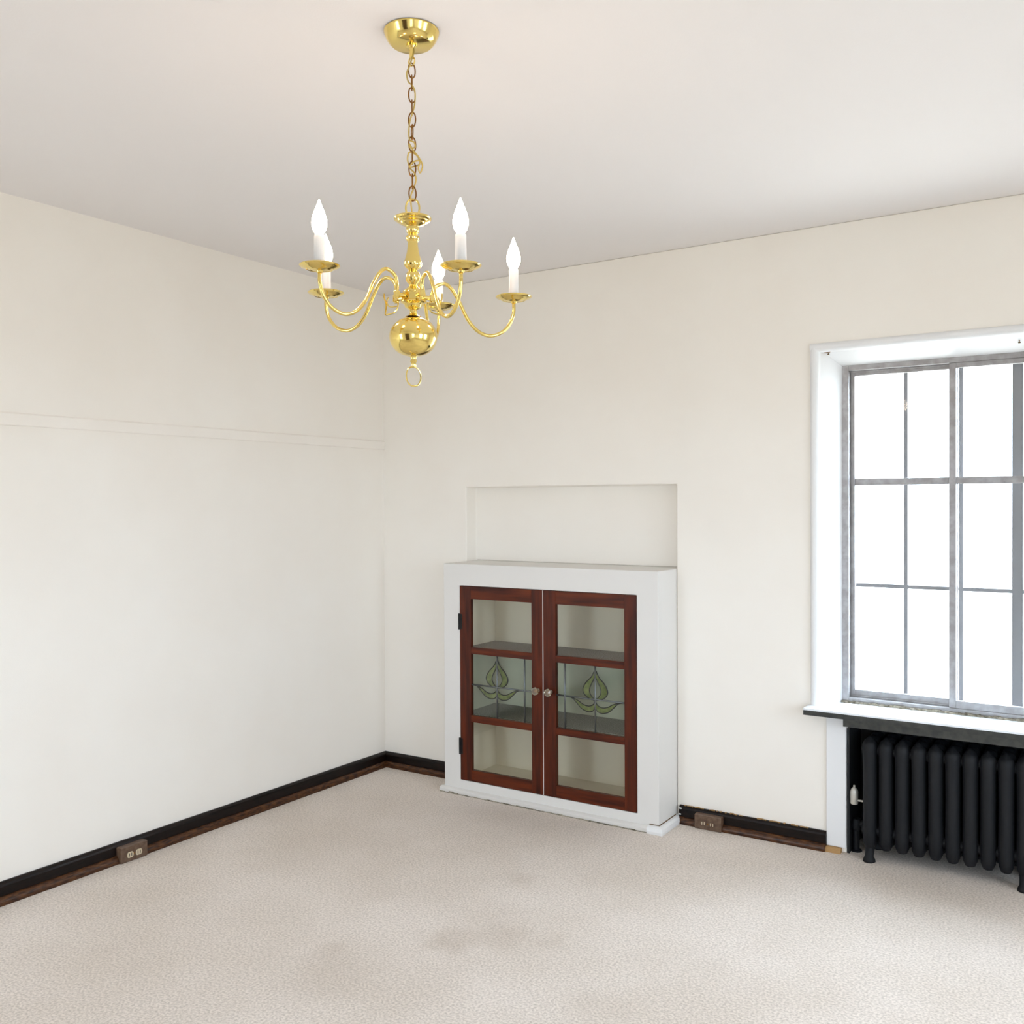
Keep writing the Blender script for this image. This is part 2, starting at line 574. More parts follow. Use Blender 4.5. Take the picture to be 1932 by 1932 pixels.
def make_window(idx, mw, label, sill=True):
    """local frame as for the window above the radiator; mw moves it to its wall."""
    w = empty('window_%d' % idx)
    w.matrix_world = mw
    tag(w, label, kind='structure')
    S = M['white']

    def part(name, bm, m, **k):
        return new_obj(name, bm, m, w, **k)
    FX0, FX1, FZ0, FZ1 = 2.440, 3.305, 0.600, 2.027     # inner edge of the splayed reveal
    # splayed reveal boards
    bm = bmesh.new()
    prism(bm, [(WX0, 0.0), (FX0, 0.12), (FX0, WT), (WX0, WT)], 'z', 0.600, WZ1)
    part('jamb', bm, S)
    bm = bmesh.new()
    prism(bm, [(WX1, 0.0), (FX1, 0.12), (FX1, WT), (WX1, WT)], 'z', 0.600, WZ1)
    part('jamb', bm, S)
    bm = bmesh.new()
    prism(bm, [(0.0, WZ1), (0.12, FZ1), (WT, FZ1), (WT, WZ1)], 'x', WX0 + 0.001, WX1 - 0.001)
    part('head', bm, S)
    # bead round the reveal, proud of the wall
    bx0, bx1, bz = 2.343, WX1 + 0.032, 2.112
    prof = [(0, 0), (0, -0.008), (0.006, -0.015), (0.014, -0.018), (0.024, -0.016), (0.033, -0.008), (0.037, 0.006), (0.037, 0.012), (0.033, 0.012), (0.033, 0)]
    bm = bmesh.new()
    prism(bm, [(bx0 + a, b) for a, b in prof], 'z', 0.598, bz - 0.01)
    auto_smooth(part('casing_bead', bm, S), 60)
    bm = bmesh.new()
    prism(bm, [(bx1 - a, b) for a, b in prof], 'z', 0.598, bz - 0.01)
    auto_smooth(part('casing_bead', bm, S), 60)
    bm = bmesh.new()
    prism(bm, [(b, bz - a) for a, b in prof], 'x', bx0, bx1)
    auto_smooth(part('casing_bead', bm, S), 60)
    # sill board
    bm = bmesh.new()
    box(bm, 2.334, WX1 + 0.041, -0.088, 0.0, 0.572, 0.592)
    box(bm, WX0 + 0.002, WX1 - 0.002, 0.0, 0.30, 0.573, 0.592)
    sl = part('sill', bm, M['sill_edge'])
    bm = bmesh.new()
    box(bm, 2.3345, WX1 + 0.0405, -0.0875, 0.0, 0.592, 0.6)
    box(bm, WX0 + 0.003, WX1 - 0.003, 0.0, 0.29, 0.592, 0.6)
    new_obj('sill_top', bm, M['sill_top'], sl)
    if idx == 1:
        bm = bmesh.new()
        box(bm, AX0 + 0.002, AX1 - 0.002, -0.066, 0.0, 0.538, 0.572)
        new_obj('apron', bm, M['sill_edge'], sl)
    bm = bmesh.new()
    rnd = random.Random(3)
    for i in range(60):
        x = FX0 + (FX1 - FX0) * i / 60
        box(bm, x, x + (FX1 - FX0) / 60, 0.108 + rnd.uniform(-0.004, 0.003), 0.122, 0.6, 0.606 + rnd.uniform(0, 0.004))
    new_obj('grimy_joint', bm, M['dirt'], sl)
    # aluminium slider frame
    G = M['metal_grey']
    bm = bmesh.new()
    f0, f1 = 0.120, 0.185
    for (a, b, c, d) in ((FX0, FX0 + 0.027, FZ0, FZ1), (FX1 - 0.027, FX1, FZ0, FZ1)):
        box(bm, a, b, f0, f1, c, d)
    box(bm, FX0 + 0.027, FX1 - 0.027, f0, f1, FZ0, FZ0 + 0.022)
    box(bm, FX0 + 0.027, FX1 - 0.027, f0, f1, FZ1 - 0.022, FZ1)
    # tracks
    box(bm, FX0 + 0.027, FX1 - 0.027, f0 + 0.028, f0 + 0.032, FZ0 + 0.022, FZ0 + 0.030)
    box(bm, FX0 + 0.027, FX1 - 0.027, f0 + 0.028, f0 + 0.032, FZ1 - 0.030, FZ1 - 0.022)
    part('frame', bm, G, bevel=0.0015)

    def sash(x0, x1, y0, y1, lw, rw, mid):
        bm = bmesh.new()
        z0, z1 = FZ0 + 0.022, FZ1 - 0.022
        box(bm, x0, x0 + lw, y0, y1, z0, z1)
        box(bm, x1 - rw, x1, y0, y1, z0, z1)
        box(bm, x0 + lw, x1 - rw, y0, y1, z0, z0 + 0.030)
        box(bm, x0 + lw, x1 - rw, y0, y1, z1 - 0.020, z1)
        box(bm, x0 + lw, x1 - rw, y0 + 0.002, y1 - 0.002, 1.521, 1.549)
        s = part('sash', bm, G, bevel=0.0015)
        for (a, b) in ((z0 + 0.03, 1.521), (1.549, z1 - 0.02)):
            new_obj('pane', BX(x0 + lw, x1 - rw, (y0 + y1) / 2 - 0.0015, (y0 + y1) / 2 + 0.0015, a, b), M['glass'], s)
        return s
    mid = (FX0 + FX1) / 2
    sash(FX0 + 0.027, mid + 0.012, 0.154, 0.176, 0.018, 0.026, mid)
    sash(mid - 0.016, FX1 - 0.027, 0.124, 0.146, 0.026, 0.018, mid)
    # old steel casement behind it: four columns, three rows
    cy0, cy1 = 0.210, 0.228
    xsb = [2.470, 2.678, 2.889, 3.093, 3.275]
    zsb = [0.628, 1.093, 1.536, 2.000]
    bm = bmesh.new()
    box(bm, FX0, xsb[0], cy0, cy1, FZ0, FZ1)
    box(bm, xsb[-1], FX1, cy0, cy1, FZ0, FZ1)
    box(bm, xsb[0], xsb[-1], cy0, cy1, FZ0, zsb[0])
    box(bm, xsb[0], xsb[-1], cy0, cy1, zsb[-1], FZ1)
    cs = part('casement_frame', bm, M['steel_bar'])
    hw = [0, 0.0075, 0.0075, 0.019, 0]
    for i in (1, 2, 3):
        new_obj('muntin', BX(xsb[i] - hw[i], xsb[i] + hw[i], cy0, cy1, zsb[0], zsb[-1]), M['steel_bar'], cs)
    for j in (1, 2):
        for i in range(4):
            new_obj('muntin', BX(xsb[i] + hw[i], xsb[i + 1] - hw[i + 1], cy0 + 0.001, cy1 - 0.001, zsb[j] - 0.0075, zsb[j] + 0.0075), M['steel_bar'], cs)
    for j in range(3) if idx == 1 else ():
        for i in range(4):
            zlo = zsb[j] + (0.0075 if j else 0)
            zhi = zsb[j + 1] - (0.0075 if j < 2 else 0)
            new_obj('pane', BX(xsb[i] + hw[i], xsb[i + 1] - hw[i + 1], 0.217, 0.220, zlo, zhi), M['glass'], cs)
    return w


w1 = make_window(1, M_BACK, 'grey metal sliding window with panes above the radiator')
n_ = 2
for mw_, offs_, lab_ in ((M_RIGHT, RIGHT_FILL_WINDOWS, 'unseen sliding window added in the side wall for fill light'), (M_FRONT, FRONT_FILL_WINDOWS, 'unseen sliding window added for fill light in the wall with the dark door')):
    for o_ in offs_:
        make_window(n_, mw_ @ Matrix.Translation((o_ - WX0, 0, 0)), lab_)  # out of view, added only to let fill daylight in
        n_ += 1

# leftover curtain bracket and nail on the window head
bm = bmesh.new()
lathe(bm, [(0, 0), (0.016, 0.0), (0.013, 0.002), (0, 0.003)], 8, sy=0.8)
pt = new_obj('bare_patch', bm, M['raw_wood'], w1)
pt.matrix_world = Matrix.Translation((2.405, 0.022, 2.0775)) @ Euler((R(180 + 28), 0, 0)).to_matrix().to_4x4()
bm = bmesh.new()
lathe(bm, [(0, 0.012), (0.0045, 0.011), (0.0045, 0.009), (0.002, 0.008), (0.002, 0), (0, 0)], 10)
nl = new_obj('nail', bm, M['rust'], w1)
nl.matrix_world = Matrix.Translation((2.408, 0.024, 2.077)) @ Euler((R(180 + 28), 0, 0)).to_matrix().to_4x4()
nl2 = nl.copy(); COL.objects.link(nl2); nl2.parent = w1
nl2.matrix_world = Matrix.Translation((3.112, 0.05, 2.0625)) @ Euler((R(180 + 28), 0, 0)).to_matrix().to_4x4()

# white board between baseboard and alcove, and the raw wood end under it
bm = bmesh.new()
box(bm, 2.4075, 2.4865, -0.010, 0.012, 0.022, 0.5715)
box(bm, 2.4865, 2.4925, -0.010, 0.012, 0.520, 0.533)
tb = tag(new_obj('trim_2', bm, M['white'], bevel=0.002), 'white board beside the radiator alcove', kind='structure')
bm = bmesh.new()
prism(bm, [(0, 0), (-0.030, 0), (-0.028, 0.014), (-0.020, 0.021), (0, 0.021)], 'x', 2.4075, 2.468)
new_obj('bare_wood_end', bm, M['raw_wood'], tb)

# ------------------------------------------------------------------ door behind the camera
dr = empty('door_1', (2.1, -RY, 0))
tag(dr, 'dark panelled wooden door in the cream wall', kind='structure')
bm = bmesh.new()
voxels(bm, [0, 0.13, 0.40, 0.46, 0.73, 0.86], [0.0, 0.018, 0.04], [0.01, 0.2, 0.9, 1.05, 1.85, 2.0],
       lambda x, y, z: y < 0.018 or not ((0.13 < x < 0.40 or 0.46 < x < 0.73) and (0.2 < z < 0.9 or 1.05 < z < 1.85)))
new_obj('door_leaf', bm, M['door_wood'], dr, bevel=0.003)
bm = bmesh.new()
box(bm, -0.11, -0.004, 0, 0.05, 0, 2.1); box(bm, 0.864, 0.97, 0, 0.05, 0, 2.1); box(bm, -0.004, 0.864, 0, 0.05, 2.004, 2.1)
new_obj('door_casing', bm, M['door_wood'], dr, bevel=0.004)
bm = bmesh.new()
lathe(bm, [(0, 0), (0.025, 0), (0.025, 0.006), (0.009, 0.01), (0.009, 0.03), (0.026, 0.042), (0.028, 0.055), (0.02, 0.066), (0, 0.07)], 20)
hd = new_obj('door_knob', bm, M['brass_old'], dr, smooth=True)
hd.rotation_euler = (R(-90), 0, 0); hd.location = (0.80, 0.04, 0.98)

# ------------------------------------------------------------------ built-in cabinet
FY = -0.200
cab = empty('china_cabinet', (1.15, -0.1, 0))
tag(cab, 'low white built-in cabinet with two mahogany leaded glass doors', 'cabinet')
CI = cab.matrix_world.copy()


def cpart(name, bm, m, parent=None, **k):
    o = new_obj(name, bm, m, **k)
    o.parent = parent or cab
    if parent is None:
        o.matrix_parent_inverse = Matrix.Translation((-1.15, 0.1, 0))
    return o


DX0, DX1, DZ0, DZ1 = 0.662, 1.632, 0.070, 1.042
bm = bmesh.new()
# carcass with face frame: the lining is a separate mesh
voxels(bm, [CX0 + 0.001, DX0, DX1, CX1 - 0.001], [FY, FY + 0.022, 0.118, 0.138], [0.0, DZ0, DZ1, CTOP],
       lambda x, y, z: not (DX0 < x < DX1 and DZ0 < z < DZ1 and y < 0.118))
cpart('carcass', bm, M['cab_white'], bevel=0.003)
bm = bmesh.new()
box(bm, DX0 + 0.0005, DX0 + 0.004, FY + 0.03, 0.117, DZ0, DZ1)
box(bm, DX1 - 0.004, DX1 - 0.0005, FY + 0.03, 0.117, DZ0, DZ1)
box(bm, DX0 + 0.004, DX1 - 0.004, 0.112, 0.1175, DZ0, DZ1)
box(bm, DX0 + 0.004, DX1 - 0.004, FY + 0.03, 0.112, DZ0 + 0.0005, DZ0 + 0.004)
box(bm, DX0 + 0.004, DX1 - 0.004, FY + 0.03, 0.112, DZ1 - 0.004, DZ1 - 0.0005)
cpart('lining', bm, M['cream_in'])
for zs_ in (0.728, 0.400):
    cpart('shelf', BX(DX0 + 0.004, DX1 - 0.004, FY + 0.034, 0.108, zs_ - 0.020, zs_), M['shelf'])

# doors
ZP = [(0.128, 0.367), (0.4007, 0.7057), (0.7395, 0.978)]


def make_door(x0, x1, px0, px1, mirror, knobx):
    y0, y1 = FY - 0.001, FY + 0.021
    bm = bmesh.new()
    box(bm, x0, px0, y0, y1, DZ0 + 0.002, DZ1 - 0.002, 0)
    box(bm, px1, x1, y0, y1, DZ0 + 0.002, DZ1 - 0.002, 0)
    zr = [DZ0 + 0.002, ZP[0][0], ZP[0][1], ZP[1][0], ZP[1][1], ZP[2][0], ZP[2][1], DZ1 - 0.002]
    for a, b in zip(zr[::2], zr[1::2]):
        box(bm, px0, px1, y0 + 0.0004, y1, a, b, 1)
    d = cpart('door', bm, [M['mahog_v'], M['mahog_h']], bevel=0.0015)
    gy = FY + 0.010
    for i, (a, b) in enumerate(ZP):
        new_obj('pane', BX(px0, px1, gy - 0.0015, gy + 0.0015, a, b), M['lead_glass'] if i == 1 else M['cab_glass'], d)
    # leaded flower in the middle light: u across (0 at hinge side), v downward
    a, b = ZP[1]
    W, Hh = px1 - px0, b - a

    def P(u, v, y=0.0):
        uu = 1 - u if mirror else u
        return (px0 + W * uu, gy - 0.003 + y, b - Hh * v)

    def came(pts, r=0.0032, closed=False, name='came', smooth=True):
        mt = M['lead_dark'] if smooth else M['lead']
        bm = bmesh.new()
        q = [P(*p) for p in pts]
        if smooth: q = catmull(q, 6, closed)
        tube(bm, q, r, 8, closed)
        new_obj(name, bm, mt, d, smooth=True)
    st = 0.425
    came([(st, 0.0), (st, 1.0)], 0.0038, smooth=False)
    came([(0.875, 0.0), (0.875, 1.0)], 0.0042, smooth=False)
    came([(0.0, 0.5), (1.0, 0.5)], 0.0038, smooth=False)
    outer = [(st, 0.065), (st + 0.05, 0.16), (st + 0.135, 0.26), (st + 0.178, 0.36), (st + 0.155, 0.44), (st + 0.08, 0.495), (st, 0.51),
             (st - 0.08, 0.495), (st - 0.155, 0.44), (st - 0.178, 0.36), (st - 0.135, 0.26), (st - 0.05, 0.16)]
    inner = [(st, 0.155), (st + 0.03, 0.22), (st + 0.068, 0.30), (st + 0.085, 0.37), (st + 0.065, 0.44), (st, 0.50),
             (st - 0.065, 0.44), (st - 0.085, 0.37), (st - 0.068, 0.30), (st - 0.03, 0.22)]
    came(outer, 0.0027, True)
    came(inner, 0.0024, True)
    leaf_o = [(st, 0.60), (st + 0.03, 0.67), (st + 0.10, 0.695), (st + 0.19, 0.665), (st + 0.27, 0.585), (st + 0.335, 0.52), (st + 0.42, 0.505)]
    leaf_i = [(st + 0.002, 0.515), (st + 0.025, 0.575), (st + 0.09, 0.612), (st + 0.17, 0.60), (st + 0.25, 0.55), (st + 0.33, 0.515), (st + 0.42, 0.503)]
    for s in (1, -1):
        mo = [(st + s * (u - st), v) for u, v in leaf_o]
        mi_ = [(st + s * (u - st), v) for u, v in leaf_i]
        came(mo, 0.0026)
        came(mi_, 0.0024)

        def plate(A, B):
            n = min(len(A), len(B))
            bm = bmesh.new()
            f = [[bm.verts.new(P(*p, y=yy)) for p in A] for yy in (-0.0008, 0.0012)]
            g_ = [[bm.verts.new(P(*p, y=yy)) for p in B] for yy in (-0.0008, 0.0012)]
            for k in range(n - 1):
                bm.faces.new((f[0][k], f[0][k + 1], g_[0][k + 1], g_[0][k]))
                bm.faces.new((f[1][k], g_[1][k], g_[1][k + 1], f[1][k + 1]))
                bm.faces.new((f[0][k], f[1][k], f[1][k + 1], f[0][k + 1]))
                bm.faces.new((g_[0][k], g_[0][k + 1], g_[1][k + 1], g_[1][k]))
            new_obj('petal', bm, M['green'], d)

        def uv(pts, n=24, closed=False):
            c = catmull([Vector((p[0], p[1], 0)) for p in pts], 8)
            return [(c[round(k * (len(c) - 1) / (n - 1))].x, c[round(k * (len(c) - 1) / (n - 1))].y) for k in range(n)]
        plate(uv(mo), uv(mi_))
        ho = [(st + s * (u - st), v) for u, v in outer[:7]]
        hi_ = [(st + s * (u - st), v) for u, v in inner[:6]]
        plate(uv(ho), uv(hi_))
    # faceted glass knob
    bm = bmesh.new()
    lathe(bm, [(0, 0.0), (0.010, 0.0), (0.010, 0.003), (0.007, 0.006), (0.007, 0.016), (0.013, 0.019), (0.0195, 0.027), (0.0185, 0.035), (0.010, 0.040), (0, 0.040)], 8)
    kn = new_obj('knob', bm, M['knob'], d)
    kn.matrix_world = Matrix.Translation((knobx, FY - 0.001, 0.566)) @ Euler((R(90), 0, R(0))).to_matrix().to_4x4()
    bm = bmesh.new()
    lathe(bm, [(0, -0.001), (0.0062, -0.001), (0.0062, 0.017), (0, 0.018)], 12)
    kp = new_obj('knob_bolt', bm, M['brass_old'], d)
    kp.matrix_world = kn.matrix_world.copy()
    return d


def door_fix(d):
    return d


dl = make_door(DX0 + 0.002, 1.1440, 0.730, 1.083, False, 1.1205)
d2 = make_door(1.1485, DX1 - 0.002, 1.216, 1.571, True, 1.1905)
# hinges: leaf on the face frame side, knuckle in the joint
for (d, hx, s) in ((dl, DX0, -1),):
    for (za, zb) in ((0.8235, 0.903), (0.199, 0.2815)):
        bm = bmesh.new()
        tube(bm, [(hx, FY - 0.003, za), (hx, FY - 0.003, zb)], 0.0055, 10)
        if s < 0:
            box(bm, hx, hx + 0.016, FY - 0.0025, FY - 0.0011, za + 0.002, zb - 0.002)
        new_obj('hinge', bm, M['hinge'], d)

# thin cream strip seen through the joint between the doors
cpart('astragal', BX(1.1443, 1.1482, FY + 0.0002, FY + 0.024, DZ0 + 0.001, DZ1 - 0.001), M['cab_white'])
# base mouldings
bm = bmesh.new()
sp = [(FY + 0.001, 0), (FY - 0.020, 0), (FY - 0.024, 0.010), (FY - 0.024, 0.020), (FY - 0.018, 0.025), (FY - 0.006, 0.027), (FY + 0.001, 0.027)]
prism(bm, sp, 'x', 0.548, 1.690)
auto_smooth(cpart('base_moulding', bm, M['cab_white']), 40)
bm = bmesh.new()
prism(bm, [(CX0 + 0.002, 0.0), (0.548, 0.0), (0.548, 0.02), (0.553, 0.027), (CX0 + 0.002, 0.027)], 'y', FY, -0.04)
cpart('base_moulding', bm, M['cab_white'])
bm = bmesh.new()
for i in range(40):
    x = 0.55 + i * 0.0285
    box(bm, x, x + 0.0285, FY - 0.0235 - random.uniform(0, 0.002), FY - 0.01, 0.0, 0.003 + random.uniform(0, 0.005) * (1.6 if x < 0.72 else 0.6))
cpart('grimy_joint', bm, M['dirt'])
bm = bmesh.new()
cs_ = [(0, 0), (0.027, 0), (0.029, 0.012), (0.026, 0.024), (0.016, 0.032), (0, 0.034)]
xi, yi = CX1 - 0.0015, FY + 0.0005
A = [bm.verts.new((1.690, yi - a, z)) for a, z in cs_]
B = [bm.verts.new((xi + a, yi - a, z)) for a, z in cs_]
C = [bm.verts.new((xi + a, -0.002, z)) for a, z in cs_]
for P_, Q_ in ((A, B), (B, C)):
    for i in range(len(cs_)):
        j = (i + 1) % len(cs_)
        bm.faces.new((P_[i], P_[j], Q_[j], Q_[i]))
bm.faces.new(A); bm.faces.new(C[::-1])
cpart('corner_moulding', bm, M['white'])
bm = bmesh.new()
tube(bm, [(1.692, FY - 0.0025, 0.0345), (CX1 + 0.0012, FY - 0.0025, 0.0345), (CX1 + 0.0012, -0.02, 0.0345)], 0.0022, 6)
cpart('open_joint', bm, M['rust'])

# ------------------------------------------------------------------ outlets on the baseboards


def outlet(mw, label):
    """box 0.124 wide, 0.066 high, standing on the carpet; local y points into the room."""
    t = empty('baseboard_outlet')
    t.matrix_world = mw
    tag(t, label, 'outlet')
    bm = bmesh.new()
    box(bm, -0.062, 0.062, 0.012, 0.050, 0.0, 0.064)
    new_obj('housing', bm, M['outlet_brown'], t, bevel=0.003)
    for x in (-0.020, 0.020):
        bm = bmesh.new()
        poly = [(0.0145 * math.cos(a), max(-0.0115, min(0.0115, 0.0155 * math.sin(a)))) for a in [i * math.pi / 12 for i in range(24)]]
        prism(bm, [(p[0] + x, p[1] + 0.028) for p in poly], 'y', 0.049, 0.0525)
        rc = new_obj('receptacle', bm, M['ivory'] if label.startswith('brown metal') else M['outlet_brown'], t)
        for sx in (-0.0055, 0.0055):
            new_obj('slot', BX(x + sx - 0.0016, x + sx + 0.0016, 0.0523, 0.0529, 0.022, 0.035), M['slot'] if label.startswith('brown metal') else M['ivory'], rc)
    bm = bmesh.new()
    lathe(bm, [(0, 0.0), (0.0035, 0.0), (0.003, 0.0012), (0, 0.0016)], 12)
    sc = new_obj('screw', bm, M['brass_old'], t)
    sc.rotation_euler = (R(-90), 0, 0)
    sc.location = (0, 0.05, 0.028)
    return t


outlet(Matrix.Translation((0, -1.624, 0)) @ Euler((0, 0, R(-90))).to_matrix().to_4x4(),
       'brown metal outlet box with ivory sockets on the long left baseboard')
outlet(Matrix.Translation((1.902, 0, 0)) @ Euler((0, 0, R(180))).to_matrix().to_4x4(),
       'plain brown outlet box on the chipped baseboard beside the cabinet')

# ------------------------------------------------------------------ radiator
rad = empty('radiator', (2.862, 0.04, 0))
tag(rad, 'black cast-iron column radiator under the window sill', 'radiator')
SEC = 0.0615
NSEC = 10
X0 = 2.5845
YF, YB = -0.022, 0.118            # front and back column centres
bm = bmesh.new()
for yc in (YF, (YF + YB) / 2, YB):
    pr = [(0, 0.048), (0.018, 0.053), (0.026, 0.072), (0.0280, 0.11)]
    pr += [(0.0272, 0.20), (0.0268, 0.30), (0.0272, 0.39), (0.0282, 0.430), (0.0296, 0.450), (0.0285, 0.470), (0.022, 0.484), (0.012, 0.490), (0, 0.491)]
    lathe(bm, pr, 16, center=(0, yc, 0), sy=1.25)
for zc, rr in ((0.447, 0.029), (0.118, 0.027)):
    n = 16
    ringp = [[bm.verts.new((rr * math.cos(2 * math.pi * k / n), y, zc + 1.15 * rr * math.sin(2 * math.pi * k / n))) for k in range(n)] for y in (YF, YB)]
    for k in range(n):
        bm.faces.new((ringp[0][k], ringp[0][(k + 1) % n], ringp[1][(k + 1) % n], ringp[1][k]))
    bm.faces.new(ringp[0][::-1]); bm.faces.new(ringp[1])
# hub discs between sections
for zc in (0.447, 0.118):
    for yc in (YF + 0.012, YB - 0.012):
        tube(bm, [(-SEC / 2 - 0.0005, yc, zc), (SEC / 2 + 0.0005, yc, zc)], 0.021, 12)
# crest with a small point
lathe(bm, [(0.024, 0.478), (0.018, 0.489), (0.010, 0.495), (0.004, 0.501), (0, 0.503)], 8, center=(0, YF, 0), sy=1.2)
sec_me = None
for i in range(NSEC):
    if sec_me is None:
        s0 = new_obj('section', bm, M['iron'], rad)
        auto_smooth(s0, 50)
        sec_me = s0.data
    else:
        s0 = link(bpy.data.objects.new('section', sec_me), rad)
    s0.location = (X0 + i * SEC - 2.862, -0.04, 0)
for i in (0, NSEC - 1):
    for yc, ss in ((YF, -1), (YB, 1)):
        bm = bmesh.new()
        lathe(bm, [(0, 0.12), (0.027, 0.115), (0.024, 0.08), (0.018, 0.045), (0.017, 0.02), (0.023, 0.008), (0.025, 0.0), (0, 0.0)], 12, sy=1.2)
        for v in bm.verts:
            if v.co.z < 0.03: v.co.y += ss * 0.016
        f_ = new_obj('foot', bm, M['iron'], rad, smooth=True)
        f_.location = (X0 + i * SEC - 2.862, yc - 0.04, 0)
# air vent on the end section
bm = bmesh.new()
lathe(bm, [(0, 0.212), (0.014, 0.212), (0.0155, 0.216), (0.0155, 0.262), (0.013, 0.272), (0.007, 0.279), (0.0045, 0.281), (0.0045, 0.289), (0, 0.290)], 20, center=(2.519, -0.006, 0))
tube(bm, [(2.528, -0.006, 0.228), (2.566, -0.006, 0.228)], 0.0045, 10)
av = new_obj('air_vent', bm, M['silver'], rad)
auto_smooth(av, 40)
av.location = (-2.862, -0.04, 0)
av['label'] = 'silver bullet-shaped air vent'
# supply pipe with valve
bm = bmesh.new()
tube(bm, catmull([(2.572, 0.05, 0.118), (2.545, 0.05, 0.118), (2.522, 0.05, 0.11), (2.513, 0.05, 0.09), (2.513, 0.05, 0.03), (2.513, 0.05, 0.0)], 5), 0.014, 12)
lathe(bm, [(0, 0.0), (0.024, 0), (0.024, 0.004), (0.014, 0.007), (0, 0.007)], 16, center=(2.513, 0.05, 0))
lathe(bm, [(0.016, 0.135), (0.021, 0.12), (0.021, 0.098), (0.016, 0.088)], 14, center=(2.515, 0.05, 0))
vp = new_obj('supply_pipe', bm, M['iron'], rad, smooth=True)
vp.location = (-2.862, -0.04, 0)

# ------------------------------------------------------------------ chandelier
CHX, CHY = 1.9999, -2.213
ch = empty('chandelier', (CHX, CHY, H))
tag(ch, 'polished brass chandelier with five lit candle bulbs hanging from the ceiling', 'chandelier')


def hpart(name, bm, m, parent=None, ang=35):
    o = new_obj(name, bm, m)
    auto_smooth(o, ang)
    o.parent = parent or ch
    if parent is None:
        o.location = (0, 0, -H)
    return o


bm = bmesh.new()
lathe(bm, [(0, 2.5665), (0.0475, 2.5665), (0.0500, 2.5678), (0.0560, 2.5735), (0.0615, 2.582), (0.0650, 2.592), (0.0668, 2.595), (0.0672, 2.5975), (0.065, 2.5998), (0, 2.5998)], 48)
hpart('canopy', bm, M['brass'])
bm = bmesh.new()
lathe(bm, [(0, 2.567), (0.013, 2.567), (0.013, 2.562), (0.007, 2.558), (0.0055, 2.552), (0.0055, 2.542), (0.0055, 2.534), (0, 2.533)], 20)
tube(bm, [(0.009 * math.sin(t), 0, 2.527 + 0.010 * math.cos(t)) for t in [i * math.pi / 10 for i in range(20)]], 0.0018, 8, True)
hpart('canopy_stem', bm, M['brass'])


def oval(cz, hw, hh, rot, r, cx=0, cyy=0, tilt=0.0):
    bm = bmesh.new()
    pts = []
    for i in range(28):
        t = 2 * math.pi * i / 28
        x = hw * math.copysign(abs(math.cos(t)) ** 0.85, math.cos(t))
        z = hh * math.sin(t)
        x, z = x * math.cos(tilt) - z * math.sin(tilt), x * math.sin(tilt) + z * math.cos(tilt)
        pts.append((cx + x * math.cos(rot), cyy + x * math.sin(rot), cz + z))
    tube(bm, pts, r, 8, True)
    return bm


VA = math.atan2(0.54447, 0.83876)         # azimuth that faces the photographer squarely
z = 2.520 - 0.0155 + 0.0035
n_links = 11
step = (2.520 - 2.193) / n_links
for i in range(n_links):
    rot = VA + (0.25 if i % 2 == 0 else math.pi / 2 + 0.15) + random.uniform(-0.2, 0.2)
    hpart('chain_link', oval(2.520 - step * (i + 0.5), 0.0085, step / 2 + 0.0030, rot, 0.0017, tilt=random.uniform(-0.06, 0.06)), M['brass_old'])
# cord woven through the chain with a gathered knot
ca, sa = math.cos(VA), math.sin(VA)


def cpt(u, z, d=0.0):
    return (u * ca + d * sa, u * sa - d * ca, z)


pts = [cpt(0.004, 2.565, 0.004), cpt(0.006, 2.548, 0.004), cpt(0.002, 2.535, 0.006), cpt(-0.004, 2.515, 0.006), cpt(-0.012, 2.497, 0.004), cpt(-0.009, 2.48, -0.003), cpt(0.002, 2.466, 0.007),
       cpt(0.008, 2.45, 0.006), cpt(0.006, 2.425, -0.004), cpt(0.001, 2.40, 0.005), cpt(-0.005, 2.38, 0.006), cpt(-0.008, 2.355, 0.0), cpt(-0.005, 2.335, 0.007),
       cpt(0.006, 2.328, 0.009), cpt(0.007, 2.318, 0.005), cpt(-0.004, 2.316, 0.007), cpt(-0.006, 2.325, 0.01), cpt(0.003, 2.309, 0.010), cpt(0.015, 2.295, 0.008),
       cpt(0.025, 2.275, 0.004), cpt(0.019, 2.258, 0.0), cpt(0.015, 2.268, 0.006), cpt(0.020, 2.284, 0.008), cpt(0.006, 2.282, 0.010), cpt(-0.006, 2.270, 0.008), cpt(0.004, 2.276, -0.006),
       cpt(0.018, 2.282, -0.004), cpt(0.012, 2.298, 0.004), cpt(-0.006, 2.306, 0.006), cpt(-0.011, 2.288, 0.004), cpt(-0.005, 2.270, -0.005), cpt(0.006, 2.255, 0.006), cpt(0.009, 2.238, 0.005),
       cpt(0.002, 2.22, -0.003), cpt(-0.004, 2.20, 0.004), cpt(-0.003, 2.175, 0.002), cpt(0, 2.152, 0)]
bm = bmesh.new()
tube(bm, catmull(pts, 5), 0.0019, 7)
hpart('cord', bm, M['cord'])
bm = oval(2.173, 0.0165, 0.0215, VA, 0.0024)
hpart('top_loop', bm, M['brass'])

